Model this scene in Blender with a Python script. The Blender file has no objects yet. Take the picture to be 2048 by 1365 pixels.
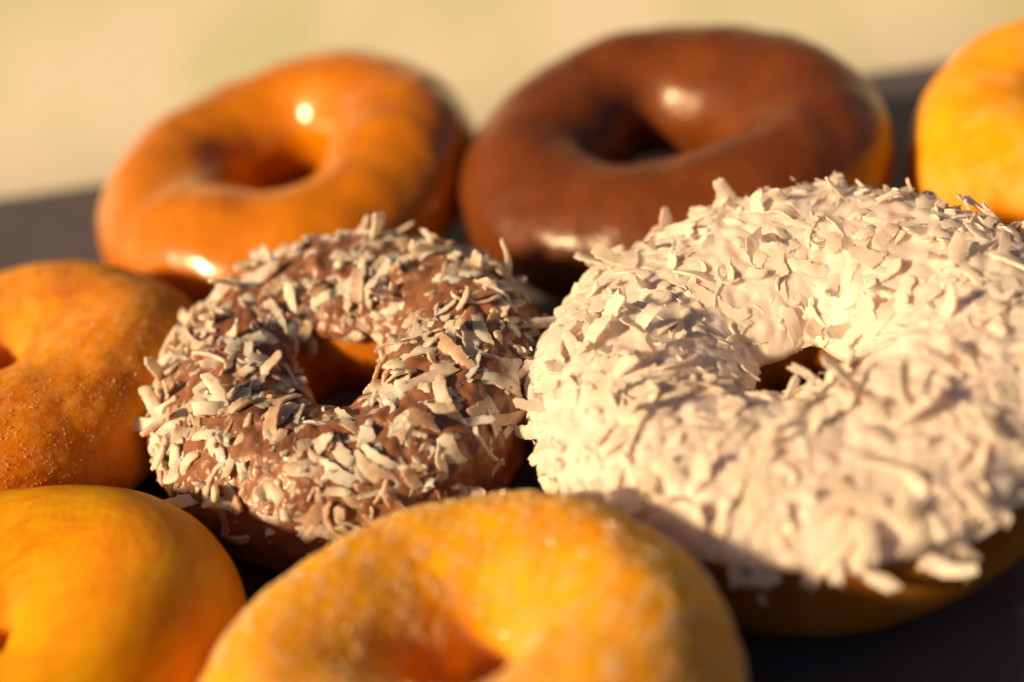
import bpy, math
import numpy as np
from mathutils import Matrix, Vector

# ------------------------------------------------------------------ camera, sky, sun, exposure
scene = bpy.context.scene
MM = 0.001
SUN_AZ, SUN_EL = 67.0, 25.5          # degrees: left of straight-behind-camera, height
CAM_Z, PITCH, ROLL = 138.26, 30.03, 8.2

cam_data = bpy.data.cameras.new('camera')
cam = bpy.data.objects.new('camera', cam_data)
scene.collection.objects.link(cam)
scene.camera = cam
pr, rr = math.radians(PITCH), math.radians(ROLL)
fw = Vector((0, math.cos(pr), -math.sin(pr)))
rt0 = Vector((1, 0, 0)); up0 = rt0.cross(fw)
rt1 = math.cos(rr) * rt0 - math.sin(rr) * up0
up1 = math.sin(rr) * rt0 + math.cos(rr) * up0
m = Matrix((rt1, up1, -fw)).transposed().to_4x4()
m.translation = Vector((0, 0, CAM_Z * MM))
cam.matrix_world = m
cam_data.lens = 44.81; cam_data.sensor_width = 36.0
cam_data.clip_start = 0.005; cam_data.clip_end = 50.0
cam_data.dof.use_dof = True
cam_data.dof.focus_distance = 0.214
cam_data.dof.aperture_fstop = 5.4
cam_data.dof.aperture_blades = 0

world = bpy.data.worlds.new('World'); scene.world = world; world.use_nodes = True
wn = world.node_tree.nodes; wl = world.node_tree.links
bg = wn['Background']
sky = wn.new('ShaderNodeTexSky'); sky.sky_type = 'NISHITA'; sky.sun_disc = False
sky.sun_elevation = math.radians(SUN_EL)
az = math.radians(SUN_AZ)
sun_to = Vector((-math.sin(az) * math.cos(math.radians(SUN_EL)), -math.cos(az) * math.cos(math.radians(SUN_EL)), math.sin(math.radians(SUN_EL))))
sky.sun_rotation = math.atan2(sun_to.x, sun_to.y)
sky.dust_density = 3.5; sky.ozone_density = 1.0; sky.air_density = 1.0
bg.inputs['Strength'].default_value = 0.024
wl.new(sky.outputs[0], bg.inputs[0])

sd = bpy.data.lights.new('sun', 'SUN'); sd.energy = 5.0; sd.angle = math.radians(6.0)
sd.color = (1.0, 0.64, 0.315)
sun = bpy.data.objects.new('sun', sd); scene.collection.objects.link(sun)
sun.rotation_euler = sun_to.to_track_quat('Z', 'Y').to_euler()

vs = scene.view_settings
vs.view_transform = 'Standard'; vs.look = 'None'; vs.exposure = 0.42; vs.gamma = 1.0
scene.cycles.use_denoising = True
scene.cycles.max_bounces = 12; scene.cycles.diffuse_bounces = 8
scene.cycles.caustics_reflective = False; scene.cycles.caustics_refractive = False
scene.cycles.sample_clamp_indirect = 6.0

# ------------------------------------------------------------------ helpers
def link(o):
    scene.collection.objects.link(o); return o

def mesh_obj(name, verts, faces, mat, parent=None, smooth=True, uv=None, attrs=None):
    me = bpy.data.meshes.new(name)
    verts = np.asarray(verts, np.float32).reshape(-1, 3)
    faces = np.asarray(faces, np.int32)
    n, k = faces.shape
    me.vertices.add(len(verts)); me.vertices.foreach_set('co', verts.ravel())
    me.loops.add(n * k); me.loops.foreach_set('vertex_index', faces.ravel())
    me.polygons.add(n)
    me.polygons.foreach_set('loop_start', np.arange(0, n * k, k, dtype=np.int32))
    me.polygons.foreach_set('loop_total', np.full(n, k, np.int32))
    me.polygons.foreach_set('use_smooth', np.full(n, smooth, bool))
    if attrs:
        for an, arr in attrs.items():
            a = me.attributes.new(an, 'FLOAT', 'POINT'); a.data.foreach_set('value', np.asarray(arr, np.float32).ravel())
    me.update(calc_edges=True); me.validate()
    me.materials.append(mat)
    o = bpy.data.objects.new(name, me)
    if parent is not None: o.parent = parent
    return link(o)

def fbm(p, scale, seed, octs=1, terms=14):
    """smooth random field built from sinusoids; p in mm, scale = feature size in mm; about -1..1"""
    rng = np.random.default_rng(seed); out = 0; amp = 1.0; tot = 0
    for o in range(octs):
        s = 0
        for _ in range(terms):
            d = rng.normal(size=3); d /= np.linalg.norm(d)
            k = d * (2 * np.pi / (scale * 2.2)) * rng.uniform(.55, 1.5)
            s = s + np.sin(p @ k + rng.uniform(0, 6.283))
        out = out + amp * s / math.sqrt(terms / 2) * .7; tot += amp
        amp *= .5; scale *= .5
    return out / tot

def harm(u, amps, seed):
    rng = np.random.default_rng(seed); o = 0
    for k, a in enumerate(amps, 1): o = o + a * np.cos(k * u + rng.uniform(0, 6.283))
    return o

class Ring:
    """a ring-shaped pastry surface in mm, u round the ring, v round the section (0 outside, pi/2 top, pi hole)"""
    def __init__(s, R, ratio, b, seed, e_top=2.05, e_bot=2.7, low=0.9, wob=1.0, lump=0.0, lump_scale=12, inner=1.0, skew=0.0):
        s.skew = skew
        s.R, s.rt, s.b, s.seed = R, R * ratio, b, seed
        s.e_top, s.e_bot, s.low, s.wob, s.lump, s.ls, s.inner = e_top, e_bot, low, wob, lump, lump_scale, inner
    def raw(s, u, v):
        u, v = np.broadcast_arrays(u, v)
        w = s.wob
        Ru = s.R * (1 + w * harm(u, [0, .012, .010, .006, .004], s.seed))
        rt = s.rt * (1 + w * harm(u, [.02, .025, .02, .012, .01], s.seed + 1))
        bu = s.b * (1 + w * harm(u, [.02, .025, .02, .015, .01], s.seed + 2))
        c, sn = np.cos(v), np.sin(v)
        e = np.where(sn >= 0, s.e_top, s.e_bot)
        cx = np.sign(c) * np.abs(c) ** (2 / e); cz = np.sign(sn) * np.abs(sn) ** (2 / e)
        bz = np.where(sn >= 0, bu, s.b * s.low)
        r = (Ru - rt) + rt * cx * np.where(c < 0, s.inner, 1.0) - s.skew * s.rt * np.clip(cz, 0, 1) ** 2
        return np.stack([r * np.cos(u), r * np.sin(u), bz * cz], -1)
    def frame(s, u, v):
        d = 1e-3
        p = s.raw(u, v)
        du = s.raw(u + d, v) - s.raw(u - d, v); dv = s.raw(u, v + d * 3) - s.raw(u, v - d * 3)
        n = np.cross(du, dv); n /= np.linalg.norm(n, axis=-1, keepdims=True) + 1e-12
        return p, n
    def at(s, u, v):
        p, n = s.frame(u, v)
        if s.lump: p = p + n * (s.lump * fbm(p, s.ls, s.seed + 5, 2))[..., None]
        return p, n

def grid_faces(NU, NV, wrap_v):
    i = np.arange(NU)[:, None]; J = NV if wrap_v else NV - 1
    j = np.arange(J)[None]
    a = i * NV + j; b = ((i + 1) % NU) * NV + j; c = ((i + 1) % NU) * NV + (j + 1) % NV; d = i * NV + (j + 1) % NV
    return np.stack([a, b, c, d], -1).reshape(-1, 4)

def make_dough(name, ring, mat, parent, NU=260, NV=130, fine=0.0, fine_scale=2.0, extra=None):
    u = np.linspace(0, 2 * np.pi, NU, endpoint=False)[:, None]
    v = np.linspace(-np.pi, np.pi, NV, endpoint=False)[None]
    p, n = ring.at(u, v)
    if fine: p = p + n * (fine * fbm(p, fine_scale, ring.seed + 9, 2, 20))[..., None]
    if extra: p = p + n * extra(u, v, p)[..., None]
    U, V = np.broadcast_arrays(u, v)
    return mesh_obj(name, p * MM, grid_faces(NU, NV, True), mat, parent,
                    attrs={'ring_u': np.cos(U), 'ring_w': np.sin(U), 'ring_v': V})

def make_icing(name, ring, mat, parent, v_out, v_in, thick, edge_amp, seed, NU=420, NV=190, lump=0.0, lump_scale=4.0,
               flakes=None, ridge=0.0, ridge_w=1.6, drip=None):
    """a real shell laid over the dough, thinning to a rounded lip at both edges"""
    u = np.linspace(0, 2 * np.pi, NU, endpoint=False)[:, None]
    t = np.linspace(0, 1, NV)[None]
    rng = np.random.default_rng(seed)
    wob = lambda s: sum(rng.uniform(.4, 1) / k ** .6 * np.cos(k * u + rng.uniform(0, 6.28)) for k in (2, 3, 5, 7, 9, 13, 17)) / 2.2
    vo = v_out + edge_amp * wob(0); vi = v_in + edge_amp * .7 * wob(1)
    if drip is not None: vo = vo + drip(u)
    tt = t + 0 * u
    v = vo + (vi - vo) * tt
    p, n = ring.at(u + 0 * tt, v)
    d = np.minimum(tt, 1 - tt) * np.abs(vi - vo) * ring.rt      # mm from nearest edge
    x = np.clip(d / (1.6 * thick + .6), 0, 1)
    prof = np.sqrt(np.clip(1 - (1 - x) ** 2, 0, 1)) * (1 + .25 * np.exp(-((d - 2.2) / 1.3) ** 2))
    h = thick * prof - .35 * (1 - np.clip(d / .5, 0, 1))
    if lump: h = h + lump * fbm(p, lump_scale, seed + 3, 2, 20) * np.clip(d / 2.5, 0, 1)
    if flakes is not None and ridge:
        q = p.reshape(-1, 3); add = np.zeros(len(q))
        for c, ax, L in flakes:
            half = L * .5 + 3 * ridge_w; rad = math.hypot(c[0], c[1])
            w_ = NU // 2 if rad < half * 1.05 else int(math.asin(half / rad) / 6.2832 * NU) + 2
            i0 = int((math.atan2(c[1], c[0]) % 6.2832) / 6.2832 * NU)
            rows = np.unique(np.arange(i0 - w_, i0 + w_ + 1) % NU)
            idx = (rows[:, None] * NV + np.arange(NV)[None]).ravel()
            near = idx[np.abs(q[idx] - c).max(1) < half]
            r = q[near] - c; s = np.clip(r @ ax, -L * .5, L * .5)
            dd = np.linalg.norm(r - s[:, None] * ax, axis=1)
            add[near] = np.maximum(add[near], np.exp(-(dd / ridge_w) ** 2))
        h = h + ridge * add.reshape(h.shape) * np.clip(d / 1.5, 0, 1)
    p = p + n * h[..., None]
    return mesh_obj(name, p * MM, grid_faces(NU, NV, False), mat, parent, attrs={'ring_v': v})

# ------------------------------------------------------------------ materials
def mat_new(name):
    mt = bpy.data.materials.new(name); mt.use_nodes = True
    nt = mt.node_tree; return mt, nt, nt.nodes['Principled BSDF']

def N(nt, t, **kw):
    n = nt.nodes.new(t)
    for k, v in kw.items():
        if k.startswith('i_'): n.inputs[k[2:].replace('_', ' ')].default_value = v
        else: setattr(n, k, v)
    return n

def noise(nt, scale, detail=3, rough=.55, vec=None, dist=0.0):
    n = N(nt, 'ShaderNodeTexNoise'); n.inputs['Scale'].default_value = scale
    n.inputs['Detail'].default_value = detail; n.inputs['Roughness'].default_value = rough
    n.inputs['Distortion'].default_value = dist
    if vec is None:
        tc = N(nt, 'ShaderNodeTexCoord'); vec = tc.outputs['Object']
    nt.links.new(vec, n.inputs['Vector']); return n.outputs['Fac']

def ramp(nt, fac, stops):
    r = N(nt, 'ShaderNodeValToRGB'); e = r.color_ramp.elements
    while len(e) < len(stops): e.new(.5)
    for el, (p, c) in zip(e, stops): el.position = p; el.color = (*c, 1) if len(c) == 3 else c
    nt.links.new(fac, r.inputs['Fac']); return r.outputs['Color']

def mix(nt, fac, a, b, mode='MIX'):
    mx = N(nt, 'ShaderNodeMix', data_type='RGBA', blend_type=mode)
    for sock, val in ((mx.inputs[0], fac), (mx.inputs[6], a), (mx.inputs[7], b)):
        if hasattr(val, 'links') or isinstance(val, bpy.types.NodeSocket): nt.links.new(val, sock)
        elif isinstance(val, (int, float)): sock.default_value = val
        else: sock.default_value = (*val, 1)
    return mx.outputs[2]

def math_n(nt, op, a, b=0.0, clamp=False):
    n = N(nt, 'ShaderNodeMath', operation=op, use_clamp=clamp)
    for i, v in enumerate((a, b)):
        if isinstance(v, bpy.types.NodeSocket): nt.links.new(v, n.inputs[i])
        else: n.inputs[i].default_value = v
    return n.outputs[0]

def attr(nt, name):
    a = N(nt, 'ShaderNodeAttribute', attribute_name=name); return a.outputs['Fac']

def bump(nt, bsdf, layers):
    prev = None
    for fac, strength, dist in layers:
        b = N(nt, 'ShaderNodeBump'); b.inputs['Strength'].default_value = strength; b.inputs['Distance'].default_value = dist
        nt.links.new(fac, b.inputs['Height'])
        if prev is not None: nt.links.new(prev, b.inputs['Normal'])
        prev = b.outputs['Normal']
    nt.links.new(prev, bsdf.inputs['Normal'])

def setp(b, **kw):
    for k, v in kw.items():
        b.inputs[k.replace('_', ' ')].default_value = (*v, 1) if (isinstance(v, tuple) and len(v) == 3 and 'Radius' not in k) else v

def sss(b, w, scale_mm, radius=(1.0, .45, .18)):
    b.inputs['Subsurface Weight'].default_value = w
    b.inputs['Subsurface Radius'].default_value = radius
    b.inputs['Subsurface Scale'].default_value = scale_mm * MM

def band(nt, centre, width):
    d = math_n(nt, 'SUBTRACT', attr(nt, 'ring_v'), centre)
    q = math_n(nt, 'POWER', math_n(nt, 'DIVIDE', math_n(nt, 'ABSOLUTE', d), width), 2.0)
    return math_n(nt, 'POWER', 2.718, math_n(nt, 'MULTIPLY', q, -1.0))

def dough_mat(name, light, dark, pale, pale_amt=.5, scale=90, rough=.55, sugar=None, streak=0.0, fine_bump=.25, sssw=.75):
    mt, nt, b = mat_new(name)
    base = ramp(nt, noise(nt, scale, 4, .55), [(.32, dark), (.68, light)])
    if streak:
        cb = N(nt, 'ShaderNodeCombineXYZ')
        nt.links.new(math_n(nt, 'MULTIPLY', attr(nt, 'ring_u'), 2.2), cb.inputs[0])
        nt.links.new(math_n(nt, 'MULTIPLY', attr(nt, 'ring_w'), 2.2), cb.inputs[1])
        nt.links.new(math_n(nt, 'MULTIPLY', math_n(nt, 'ADD', attr(nt, 'ring_v'), math_n(nt, 'MULTIPLY', attr(nt, 'ring_u'), .5)), 3.2), cb.inputs[2])
        st = noise(nt, 2.4, 5, .62, cb.outputs[0], .25)
        base = mix(nt, math_n(nt, 'MULTIPLY', ramp(nt, st, [(.42, (0, 0, 0)), (.66, (1, 1, 1))]), streak), base, dark)
    if pale_amt: base = mix(nt, math_n(nt, 'MULTIPLY', band(nt, -.12, .34), pale_amt), base, pale)
    if sugar:
        amt, col, sc = sugar
        s1 = ramp(nt, noise(nt, sc, 4, .7), [(.44, (0, 0, 0)), (.66, (1, 1, 1))])
        base = mix(nt, math_n(nt, 'MULTIPLY', s1, amt), base, col)
    nt.links.new(base, b.inputs['Base Color'])
    setp(b, Roughness=rough); b.inputs['Specular IOR Level'].default_value = .12
    sss(b, sssw, 5.0, (1.0, .40, .10))
    bump(nt, b, ([(st, .35, .0012)] if streak else []) + [(noise(nt, 700, 4, .6), fine_bump, .0004), (noise(nt, 2600, 2, .6), fine_bump, .00015)])
    return mt

M = {}
M['dough_raised'] = dough_mat('golden_raised_dough', (.80, .36, .015), (.55, .17, .008), (.80, .48, .06), .3)
M['dough_shaded'] = dough_mat('brown_shaded_dough', (.34, .13, .010), (.20, .06, .006), (.5, .26, .04), .25)  # brown dough, darkened further in its colour to stand in for deep shade
M['dough_plain'] = dough_mat('plain_yeast_dough', (.96, .50, .004), (.84, .30, .003), (.85, .50, .10), .0, scale=55, streak=.85, rough=.5, fine_bump=.38)
M['dough_right'] = dough_mat('thinly_glazed_dough', (.92, .45, .006), (.78, .28, .005), (.9, .55, .1), 0, scale=70, rough=.4, sugar=(.45, (.90, .56, .20), 110), fine_bump=.35)
M['dough_cake'] = dough_mat('brown_cake_dough', (.58, .20, .012), (.32, .08, .006), (.6, .3, .06), .0, scale=140, fine_bump=.5)
M['dough_sugar'] = dough_mat('golden_sugared_dough', (.95, .48, .003), (.86, .34, .003), (.9, .5, .1), 0, scale=120, rough=.65, sugar=(.22, (.92, .56, .10), 420), fine_bump=.4)
M['dough_cinn'] = dough_mat('cinnamon_sugared_dough', (.86, .33, .006), (.64, .18, .005), (.8, .5, .1), 0, scale=110, rough=.75, sugar=(.6, (.84, .42, .11), 380), fine_bump=.5)

def glaze_mat(name, c1, c2, rough, coat, sssw, smm, radius, bmp, sc=70):
    mt, nt, b = mat_new(name)
    nt.links.new(ramp(nt, noise(nt, sc, 3, .5), [(.35, c1), (.65, c2)]), b.inputs['Base Color'])
    setp(b, Roughness=rough); b.inputs['Coat Weight'].default_value = coat; b.inputs['Coat Roughness'].default_value = .13
    sss(b, sssw, smm, radius)
    bump(nt, b, bmp(nt)); return mt
M['caramel'] = glaze_mat('caramel_glaze', (.55, .17, .0006), (.66, .23, .001), .24, .6, .12, 2.5, (1, .3, .08),
                         lambda nt: [(noise(nt, 90, 2, .5), .5, .0016), (noise(nt, 300, 3, .5), .22, .0006)])
M['choc'] = glaze_mat('chocolate_glaze', (.135, .036, .007), (.19, .054, .011), .34, .12, .25, 1.5, (1, .4, .2),
                      lambda nt: [(noise(nt, 110, 3, .6), .45, .0014), (noise(nt, 500, 3, .6), .25, .0005)])
M['choc_icing'] = glaze_mat('milk_chocolate_icing', (.20, .088, .050), (.31, .145, .082), .34, .15, .3, 1.5, (1, .45, .25),
                            lambda nt: [(noise(nt, 520, 4, .6), .55, .0006), (noise(nt, 1800, 3, .6), .2, .0002)], 160)
M['white_icing'] = glaze_mat('white_sugar_glaze', (.79, .71, .67), (.83, .76, .725), .42, .10, .9, 4.0, (1, .7, .45),
                             lambda nt: [(noise(nt, 420, 4, .6), .4, .0006), (noise(nt, 1500, 3, .6), .2, .0002)], 120)

def flake_mat(name, stain, amount, trans, sw, base=(.95, .89, .80), base2=(.84, .76, .66)):
    mt, nt, b = mat_new(name)
    oi = N(nt, 'ShaderNodeObjectInfo'); at = attr(nt, 'tint')
    rnd = math_n(nt, 'FRACT', math_n(nt, 'ADD', oi.outputs['Random'], at))
    col = mix(nt, rnd, base, base2)
    ge = N(nt, 'ShaderNodeNewGeometry')
    nz = noise(nt, 170, 3, .6, ge.outputs['Position'])
    th = math_n(nt, 'ADD', nz, math_n(nt, 'MULTIPLY', math_n(nt, 'FRACT', math_n(nt, 'MULTIPLY', rnd, 7.13)), .30))
    f = ramp(nt, th, [(.56, (0, 0, 0)), (.84, (1, 1, 1))])
    col = mix(nt, math_n(nt, 'MULTIPLY', f, amount), col, stain)
    nt.links.new(col, b.inputs['Base Color'])
    setp(b, Roughness=.42); b.inputs['Specular IOR Level'].default_value = .45
    sss(b, sw, 1.8, (1, .72, .48))
    tr = N(nt, 'ShaderNodeBsdfTranslucent'); nt.links.new(mix(nt, .35, col, (.92, .78, .56)), tr.inputs['Color'])
    ms = N(nt, 'ShaderNodeMixShader'); ms.inputs[0].default_value = trans
    nt.links.new(b.outputs[0], ms.inputs[1]); nt.links.new(tr.outputs[0], ms.inputs[2])
    nt.links.new(ms.outputs[0], nt.nodes['Material Output'].inputs['Surface'])
    bump(nt, b, [(noise(nt, 900, 3, .6, ge.outputs['Position']), .35, .0003), (noise(nt, 3200, 2, .6, ge.outputs['Position']), .4, .00015)])
    return mt
M['flake_k'] = flake_mat('coconut_with_chocolate', (.46, .27, .17), .8, .15, .85)
M['flake_w'] = flake_mat('coconut_with_glaze', (.90, .81, .72), .5, .30, .2, (.97, .93, .90), (.92, .86, .80))

def simple(name, col, rough, sw=0, smm=1.0):
    mt, nt, b = mat_new(name); setp(b, Base_Color=col, Roughness=rough)
    if sw: sss(b, sw, smm, (1, .8, .6))
    return mt
M['sugar'] = simple('sugar_crystal', (.95, .73, .38), .2, .6, .8)
M['sugar_cinn'] = simple('cinnamon_sugar_crystal', (.80, .46, .18), .35, .5, .8)
M['crumb'] = simple('brown_crumb', (.22, .07, .02), .7)

mt, nt, b = mat_new('dark_slate')
nt.links.new(ramp(nt, noise(nt, 60, 5, .6), [(.3, (.080, .074, .104)), (.7, (.106, .098, .132))]), b.inputs['Base Color'])
setp(b, Roughness=.55); b.inputs['Specular IOR Level'].default_value = .5
bump(nt, b, [(noise(nt, 900, 4, .6), .15, .0002)])
M['slate'] = mt
mt, nt, b = mat_new('cream_tabletop')
tc = N(nt, 'ShaderNodeTexCoord'); mp = N(nt, 'ShaderNodeMapping'); mp.inputs['Scale'].default_value = (1.0, .35, 1); mp.inputs['Rotation'].default_value = (0, 0, .5)
nt.links.new(tc.outputs['Object'], mp.inputs['Vector'])
nt.links.new(ramp(nt, noise(nt, 14, 2, .5, mp.outputs[0]), [(.35, (.74, .735, .66)), (.38, (.74, .735, .66)), (.68, (.55, .64, .42))]), b.inputs['Base Color'])
setp(b, Roughness=.7)
M['table'] = mt

# ------------------------------------------------------------------ the setting: pale tabletop, dark board
def slab(name, x0, x1, y0, y1, z0, z1, r, mat, n=6):
    """box with rounded upper edge, in mm"""
    secs = [(0, z0)] + [(r * (1 - math.cos(a)), z1 - r + r * math.sin(a)) for a in np.linspace(0, math.pi / 2, n)]
    V = []
    for ins, z in secs: V += [(x0 + ins, y0 + ins, z), (x1 - ins, y0 + ins, z), (x1 - ins, y1 - ins, z), (x0 + ins, y1 - ins, z)]
    F = []
    for k in range(len(secs) - 1):
        for j in range(4): F.append((k * 4 + j, k * 4 + (j + 1) % 4, k * 4 + 4 + (j + 1) % 4, k * 4 + 4 + j))
    e = len(V) - 4; F.append((e, e + 1, e + 2, e + 3)); F.append((3, 2, 1, 0))
    return mesh_obj(name, np.array(V) * MM, F, mat, smooth=False)
prof = [(-900, -6), (376, -6), (384, -5.6)]
for k in range(1, 9):                    # invented rise of the pale ground behind the board, to catch more sun
    a = math.radians(24) * k / 8; y_, z_ = prof[-1]; prof.append((y_ + 6 * math.cos(a), z_ + 6 * math.sin(a)))
y_, z_ = prof[-1]; prof.append((y_ + 1500 * math.cos(a), z_ + 1500 * math.sin(a)))
GV = [(x, y, z) for y, z in prof for x in (-2500, 2500)]
o = mesh_obj('ground', np.array(GV) * MM, [(2 * k, 2 * k + 1, 2 * k + 3, 2 * k + 2) for k in range(len(prof) - 1)], M['table'])
o['kind'] = 'structure'
o = slab('serving_board', -290, 310, 8, 370.9, -5.9, 0, 1.2, M['slate'])
o['label'] = 'dark slate grey serving board lying under all the donuts'; o['category'] = 'board'

# ------------------------------------------------------------------ donut placement
def rot_xy(tx, ty, rz=0):
    return Matrix.Rotation(math.radians(tx), 4, 'X') @ Matrix.Rotation(math.radians(ty), 4, 'Y') @ Matrix.Rotation(math.radians(rz), 4, 'Z')

def place(name, label, x, y, z, tx, ty, group=None):
    e = bpy.data.objects.new(name, None); link(e); e.empty_display_size = .01
    e.matrix_world = Matrix.Translation((x * MM, y * MM, z * MM)) @ rot_xy(tx, ty)
    e['label'] = label; e['category'] = 'donut'
    if group: e['group'] = group
    return e

CAMP = np.array([0, 0, CAM_Z])
FW, RT, UP = np.array(fw), np.array(rt1), np.array(up1)
def to_px(P):
    d = P - CAMP; z = d @ FW
    return np.stack([1024 + 2549.4 * (d @ RT) / z, 682.5 - 2549.4 * (d @ UP) / z], -1), z

# ------------------------------------------------------------------ coconut flakes
def flake_geo(rng, L, W, T=(.55, .90), ragged=1.0):
    n, k = 17, 3
    s = np.linspace(-1, 1, n)
    wl = np.ones(n); taper = rng.uniform(.15, .55, 2); pw = rng.uniform(4, 12)
    wl *= 1 - np.where(s < 0, taper[0], taper[1]) * np.abs(s) ** pw
    walk = np.cumsum(rng.normal(0, .022 * ragged, n)); walk -= walk.mean()
    jl = rng.normal(0, .042 * ragged, n); jr = rng.normal(0, .042 * ragged, n)
    left = -wl * .5 + jl + walk; right = wl * .5 + jr + walk
    tt = np.linspace(0, 1, k + 1)[None]
    y = (left[:, None] * (1 - tt) + right[:, None] * tt) * W
    x = s[:, None] * L * .5 + rng.normal(0, .03 * L, (1, k + 1)) * (np.abs(s[:, None]) > .95) + rng.normal(0, .012 * L, (n, k + 1))
    curv = rng.normal(0, .40); cup = rng.normal(0, .3); tw = rng.normal(0, .25); sw = rng.normal(0, .10)
    th0 = curv * s * 1.0
    z = np.cumsum(np.sin(th0)) * L / (n - 1); z = z - z.mean()
    xx = np.cumsum(np.cos(th0)) * L / (n - 1); xx = xx - xx.mean()
    X = x * 0 + xx[:, None] + (x - s[:, None] * L * .5)
    y = y + (sw * s ** 2 * L)[:, None]
    Z = z[:, None] + cup * (y - y.mean(1, keepdims=True)) ** 2 / W + tw * s[:, None] * (y - y.mean(1, keepdims=True)) + rng.normal(0, .04, X.shape)
    T = rng.uniform(*T)
    edge = np.ones((n, k + 1)); edge[:, 0] = edge[:, -1] = .6; edge[0] *= .7; edge[-1] *= .7
    top = np.stack([X, y, Z + edge * T * .5], -1).reshape(-1, 3); bot = np.stack([X, y, Z - edge * T * .5], -1).reshape(-1, 3)
    m_ = k + 1; F = []
    for i in range(n - 1):
        for j in range(k):
            a = i * m_ + j; F.append((a, a + m_, a + m_ + 1, a + 1))
    nt_ = n * m_; F += [(q[3] + nt_, q[2] + nt_, q[1] + nt_, q[0] + nt_) for q in F]
    ring = [i * m_ for i in range(n)] + [(n - 1) * m_ + j for j in range(1, m_)] + [i * m_ + k for i in range(n - 2, -1, -1)] + [j for j in range(k - 1, 0, -1)]
    q0 = 2 * nt_; R_ = len(ring)          # side walls have their own corners, so the torn edges stay crisp
    for a in range(R_): F.append((q0 + (a + 1) % R_, q0 + a, q0 + R_ + a, q0 + R_ + (a + 1) % R_))
    return np.concatenate([top, bot, top[ring], bot[ring]]), np.array(F)

frng = np.random.default_rng(77)
FLAKES = []
for i in range(46):
    if i < 30: L, W = frng.uniform(4.6, 9.0), frng.uniform(1.7, 2.6)
    else: L, W = frng.uniform(2.4, 4.2), frng.uniform(1.4, 2.2)
    V, F = flake_geo(frng, L, W); FLAKES.append((V, F, L, W))
for i in range(46):                      # a second set: thin, broad, ragged shavings for the white donut
    if i < 30: L, W = frng.uniform(5.0, 9.5), frng.uniform(1.7, 2.8)
    else: L, W = frng.uniform(2.8, 4.8), frng.uniform(1.6, 2.6)
    V, F = flake_geo(frng, L, W, (.38, .62), 1.0); FLAKES.append((V, F, L, W))
FLAKE_MESH = {}
def flake_mesh(i, mat):
    key = (i, mat.name)
    if key not in FLAKE_MESH:
        V, F, L, W = FLAKES[i]
        o = mesh_obj('coconut_flake', V * MM, F, mat, attrs={'tint': np.zeros(len(V))})
        FLAKE_MESH[key] = o.data; bpy.data.objects.remove(o)
    return FLAKE_MESH[key]

def plan_flakes(ring, count, v_lo, v_hi, seed, icing_t, tilt_sd, lift, big=.72, size=1.0, radial=.4, stand=.2, spread=.22, gap=1.2, lib=0, bare=-9):
    """choose where flakes lie on the icing: centre, axes (mm, donut space) and shape"""
    rng = np.random.default_rng(seed); out = []; pts = []
    tries = 0
    while len(out) < count and tries < count * 60:
        tries += 1
        u = rng.uniform(0, 6.283); v = rng.uniform(v_lo, v_hi)
        area = (ring.R - ring.rt + ring.rt * math.cos(v)) / ring.R
        if rng.random() > area: continue
        p, n = ring.at(np.array([u]), np.array([v])); p, n = p[0], n[0]
        if v < bare and rng.random() < .82: continue
        if fbm(p[None], 9, seed + 4)[0] < -.9 and rng.random() < .6: continue
        if pts and np.min(np.linalg.norm(np.array(pts) - p, axis=1)) < gap: continue
        pts.append(p)
        shape = int(rng.integers(0, 30)) if rng.random() < big else int(rng.integers(30, 46))
        shape += 46 if rng.random() < lib else 0
        V, F, L, W = FLAKES[shape]
        down = np.array([0, 0, -1.0]); td = down - n * (down @ n); td /= np.linalg.norm(td) + 1e-9
        t2 = np.cross(n, td)
        a = rng.normal(0, .7) if rng.random() < radial else rng.uniform(0, 6.283)
        ax = td * math.cos(a) + t2 * math.sin(a)
        tl = abs(rng.normal(0, tilt_sd)) if rng.random() > stand else rng.uniform(.35, 1.1)
        tl = tl * (1 if rng.random() < .5 else -1)
        roll = rng.normal(0, .35)
        axx = ax * math.cos(tl) + n * math.sin(tl); nn = n * math.cos(tl) - ax * math.sin(tl)
        yy = np.cross(nn, axx); yy2 = yy * math.cos(roll) + nn * math.sin(roll); nn = np.cross(axx, yy2)
        sc = rng.uniform(.8, 1.15) * size
        h = icing_t + lift + rng.normal(0, spread) + abs(math.sin(tl)) * L * sc * .28
        c = p + n * h
        out.append(dict(c=c, x=axx, y=yy2, n=nn, surf_n=n, base=p, s=sc, shape=shape, L=L * sc, W=W * sc, tint=rng.random()))
    return out

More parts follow.
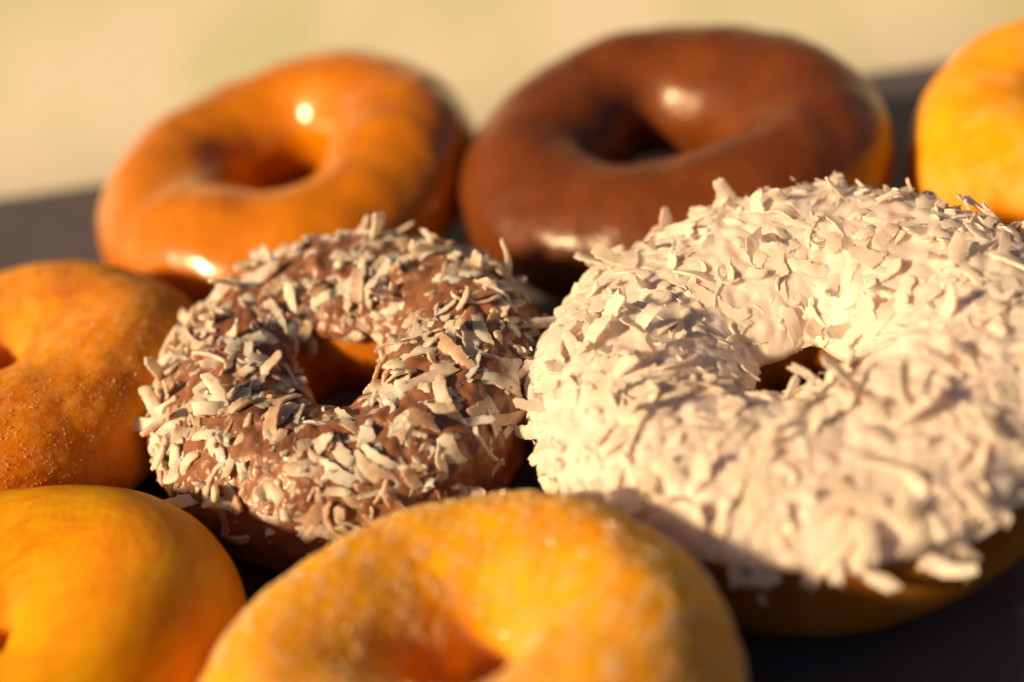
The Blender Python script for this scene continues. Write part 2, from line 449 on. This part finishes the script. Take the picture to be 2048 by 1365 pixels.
def lay_flakes(parent, plan, mat, crumbs, limit=300):
    Mw = np.array(parent.matrix_world); Rw, Tw = Mw[:3, :3], Mw[:3, 3] / MM
    score = []
    for f in plan:
        c = Rw @ f['c'] + Tw; q, z = to_px(c[None]); q = q[0]
        inside = -30 < q[0] < 2078 and -30 < q[1] < 1395
        facing = (Rw @ f['surf_n']) @ ((CAMP - c) / np.linalg.norm(CAMP - c))
        score.append((1 if inside else 0) * (facing > -.25) * (facing + 1.0) * f['L'] * f['W'] / z[0] + 1e-6 * facing)
    order = np.argsort(-np.array(score)); rest = []
    for k, i in enumerate(order):
        f = plan[i]
        if k < limit:
            o = bpy.data.objects.new('coconut_flake', flake_mesh(f['shape'], mat)); link(o); o.parent = parent
            mm = Matrix((Vector(f['x'] * f['s']), Vector(f['y'] * f['s']), Vector(f['n'] * f['s']))).transposed().to_4x4()
            mm.translation = Vector(f['c'] * MM); o.matrix_local = mm
        else: rest.append(f)
    rng = np.random.default_rng(len(plan))
    for k in range(crumbs):                                  # loose shreds and dust between the flakes
        f = dict(plan[int(rng.integers(0, len(plan)))]); a = rng.uniform(0, 6.283)
        f['shape'] = int(rng.integers(30, 46)); f['s'] = rng.uniform(.15, .45)
        off = (f['x'] * math.cos(a) + f['y'] * math.sin(a)) * rng.uniform(.5, 3.0)
        f['c'] = f['c'] + off + f['surf_n'] * rng.uniform(-.1, .35)
        f['x'], f['y'] = f['x'] * math.cos(a) + f['y'] * math.sin(a), f['y'] * math.cos(a) - f['x'] * math.sin(a)
        f['tint'] = rng.random(); rest.append(f)
    if rest:
        Vs, Fs, Ts, off = [], [], [], 0
        for f in rest:
            V, F, L, W = FLAKES[f['shape']]
            B = np.stack([f['x'], f['y'], f['n']]) * f['s']
            Vs.append(V @ B + f['c']); Fs.append(F + off); off += len(V); Ts.append(np.full(len(V), f['tint']))
        o = mesh_obj('coconut_shavings', np.concatenate(Vs) * MM, np.concatenate(Fs), mat, parent, attrs={'tint': np.concatenate(Ts)})
        o['kind'] = 'stuff'

# ------------------------------------------------------------------ sugar grains
CUBE_F = np.array([(0, 1, 3, 2), (4, 6, 7, 5), (0, 4, 5, 1), (2, 3, 7, 6), (0, 2, 6, 4), (1, 5, 7, 3)])
CUBE_V = np.array([(x, y, z) for x in (-1, 1) for y in (-1, 1) for z in (-1, 1)], float) * .5
def sugar(name, parent, ring, count, size, v_lo, v_hi, seed, mat, clump=6.0, lift=.05):
    rng = np.random.default_rng(seed)
    u = rng.uniform(0, 2 * np.pi, count * 4); v = rng.uniform(v_lo, v_hi, count * 4)
    p, n = ring.at(u, v)
    w = np.clip(.38 + .8 * fbm(p, clump, seed + 1, 2, 20), .03, 1) * (ring.R - ring.rt + ring.rt * np.cos(v)) / ring.R
    keep = np.flatnonzero(rng.random(len(u)) < w)[:count]
    p, n = p[keep], n[keep]; K = len(keep)
    A = rng.normal(size=(K, 3, 3)); Q, _ = np.linalg.qr(A)
    s = rng.uniform(*size, (K, 1, 1)) * rng.uniform(.7, 1.2, (K, 1, 3))
    V = (CUBE_V[None] * (1 + rng.normal(0, .10, (K, 8, 3)))) * s
    V = np.einsum('kij,kjl->kil', V, Q) + (p + n * (lift + rng.uniform(0, .25, (K, 1)) * s[:, 0, :1]))[:, None]
    F = CUBE_F[None] + (np.arange(K) * 8)[:, None, None]
    o = mesh_obj(name, V.reshape(-1, 3) * MM, F.reshape(-1, 4), mat, parent, smooth=False); o['kind'] = 'stuff'
    return o

# ------------------------------------------------------------------ the donuts
# caramel
d = place('glazed_donut', 'shiny caramel orange glazed ring donut at the back left', -49.5, 301.0, 18.6, 8.5, -6.8)
r = Ring(48.6, .345, 15.0, 11, e_top=2.0, wob=1.4, lump=.4, inner=1.08)
make_dough('dough', r, M['dough_raised'], d)
make_icing('glaze', r, M['caramel'], d, -.20, math.pi + .35, .9, .10, 21, lump=.22, lump_scale=9)
# chocolate
d = place('glazed_donut', 'smooth plain chocolate glazed ring donut behind the white coconut one', 42.0, 275.0, 22.0, 8.5, -5.2)
r = Ring(48.0, .345, 14.4, 12, e_top=2.0, wob=1.2, lump=.35, inner=1.08)
make_dough('dough', r, M['dough_raised'], d)
make_icing('glaze', r, M['choc'], d, -.28, math.pi + .45, .9, .09, 22, lump=.16, lump_scale=8)
# white coconut
d = place('coconut_donut', 'white glazed ring donut thickly covered with white coconut flakes', 46.3, 175.8, 19.4, 9.0, -6.7)
r = Ring(45.4, .37, 13.4, 13, wob=.8, lump=.3, inner=1.24)
make_dough('dough', r, M['dough_shaded'], d)
pl = plan_flakes(r, 900, .42, 2.7, 31, 1.3, .13, -.05, big=.74, size=1.04, radial=.7, stand=.15, spread=.35, lib=.55)
make_icing('icing', r, M['white_icing'], d, .50, math.pi - .15, 1.3, .10, 23, lump=.35, lump_scale=3.2, NU=520, NV=240,
           flakes=[(f['base'] + f['surf_n'] * 1.2, f['x'], f['L']) for f in pl], ridge=.9, ridge_w=1.9)
lay_flakes(d, pl, M['flake_w'], 900)
# chocolate coconut
d = place('coconut_donut', 'chocolate iced donut sprinkled with coconut flakes between the glazed and sugared donuts', -30.7, 199.4, 16.6, 12, -6.2)
r = Ring(36.2, .38, 13.2, 14, wob=1.3, lump=.5, lump_scale=10)
make_dough('dough', r, M['dough_cake'], d, fine=.12)
pl = plan_flakes(r, 640, -.10, 2.6, 32, 1.0, .12, .0, big=.72, size=1.05, radial=.45, stand=.09, gap=.95, bare=.42)

make_icing('icing', r, M['choc_icing'], d, -.30, math.pi - .45, 1.1, .12, 24, lump=.40, lump_scale=2.6, NU=520, NV=220,
           flakes=[(f['base'] + f['surf_n'] * 1.0, f['x'], f['L']) for f in pl], ridge=.7, ridge_w=1.6)
lay_flakes(d, pl, M['flake_k'], 600)
# sugared, front
d = place('sugared_donut', 'golden yellow sugar dusted donut front and centre, cut off by the lower edge', -11.8, 121.0, 16.2, -4.2, -1.7)
r = Ring(35.4, .375, 14.0, 15, inner=1.25, wob=1.0, lump=.35, lump_scale=9)
make_dough('dough', r, M['dough_sugar'], d, fine=.10, fine_scale=1.4)
sugar('sugar_coating', d, r, 15000, (.15, .31), -.7, 3.6, 41, M['sugar'], 1.7)
# cinnamon sugar, left
d = place('sugared_donut', 'rusty brown cinnamon sugar donut at the left edge under the caramel one', -101.0, 221.5, 14.6, -2.0, -1.0)
r = Ring(41.8, .375, 14.0, 16, inner=1.3, wob=1.2, lump=.5, lump_scale=11)
make_dough('dough', r, M['dough_cinn'], d, fine=.12, fine_scale=1.6)
sugar('sugar_coating', d, r, 11000, (.10, .21), -.7, 3.6, 42, M['sugar_cinn'], 2.2)
# plain, left front
d = place('plain_donut', 'smooth plain yellow orange donut in the lower left corner', -84.5, 140.5, 14.3, -4, 1.0)
r = Ring(40.8, .38, 13.4, 17, inner=1.25, wob=1.0, lump=.25, lump_scale=14)
make_dough('dough', r, M['dough_plain'], d, fine=.03, fine_scale=1.2)
# right
d = place('plain_donut', 'bright yellow thinly glazed donut cut off by the right edge', 138.2, 252.7, 21.6, 4.6, -7.2)
r = Ring(46.2, .385, 17.2, 18, wob=1.0, lump=.45, lump_scale=10)
make_dough('dough', r, M['dough_right'], d, fine=.08, fine_scale=2.0)
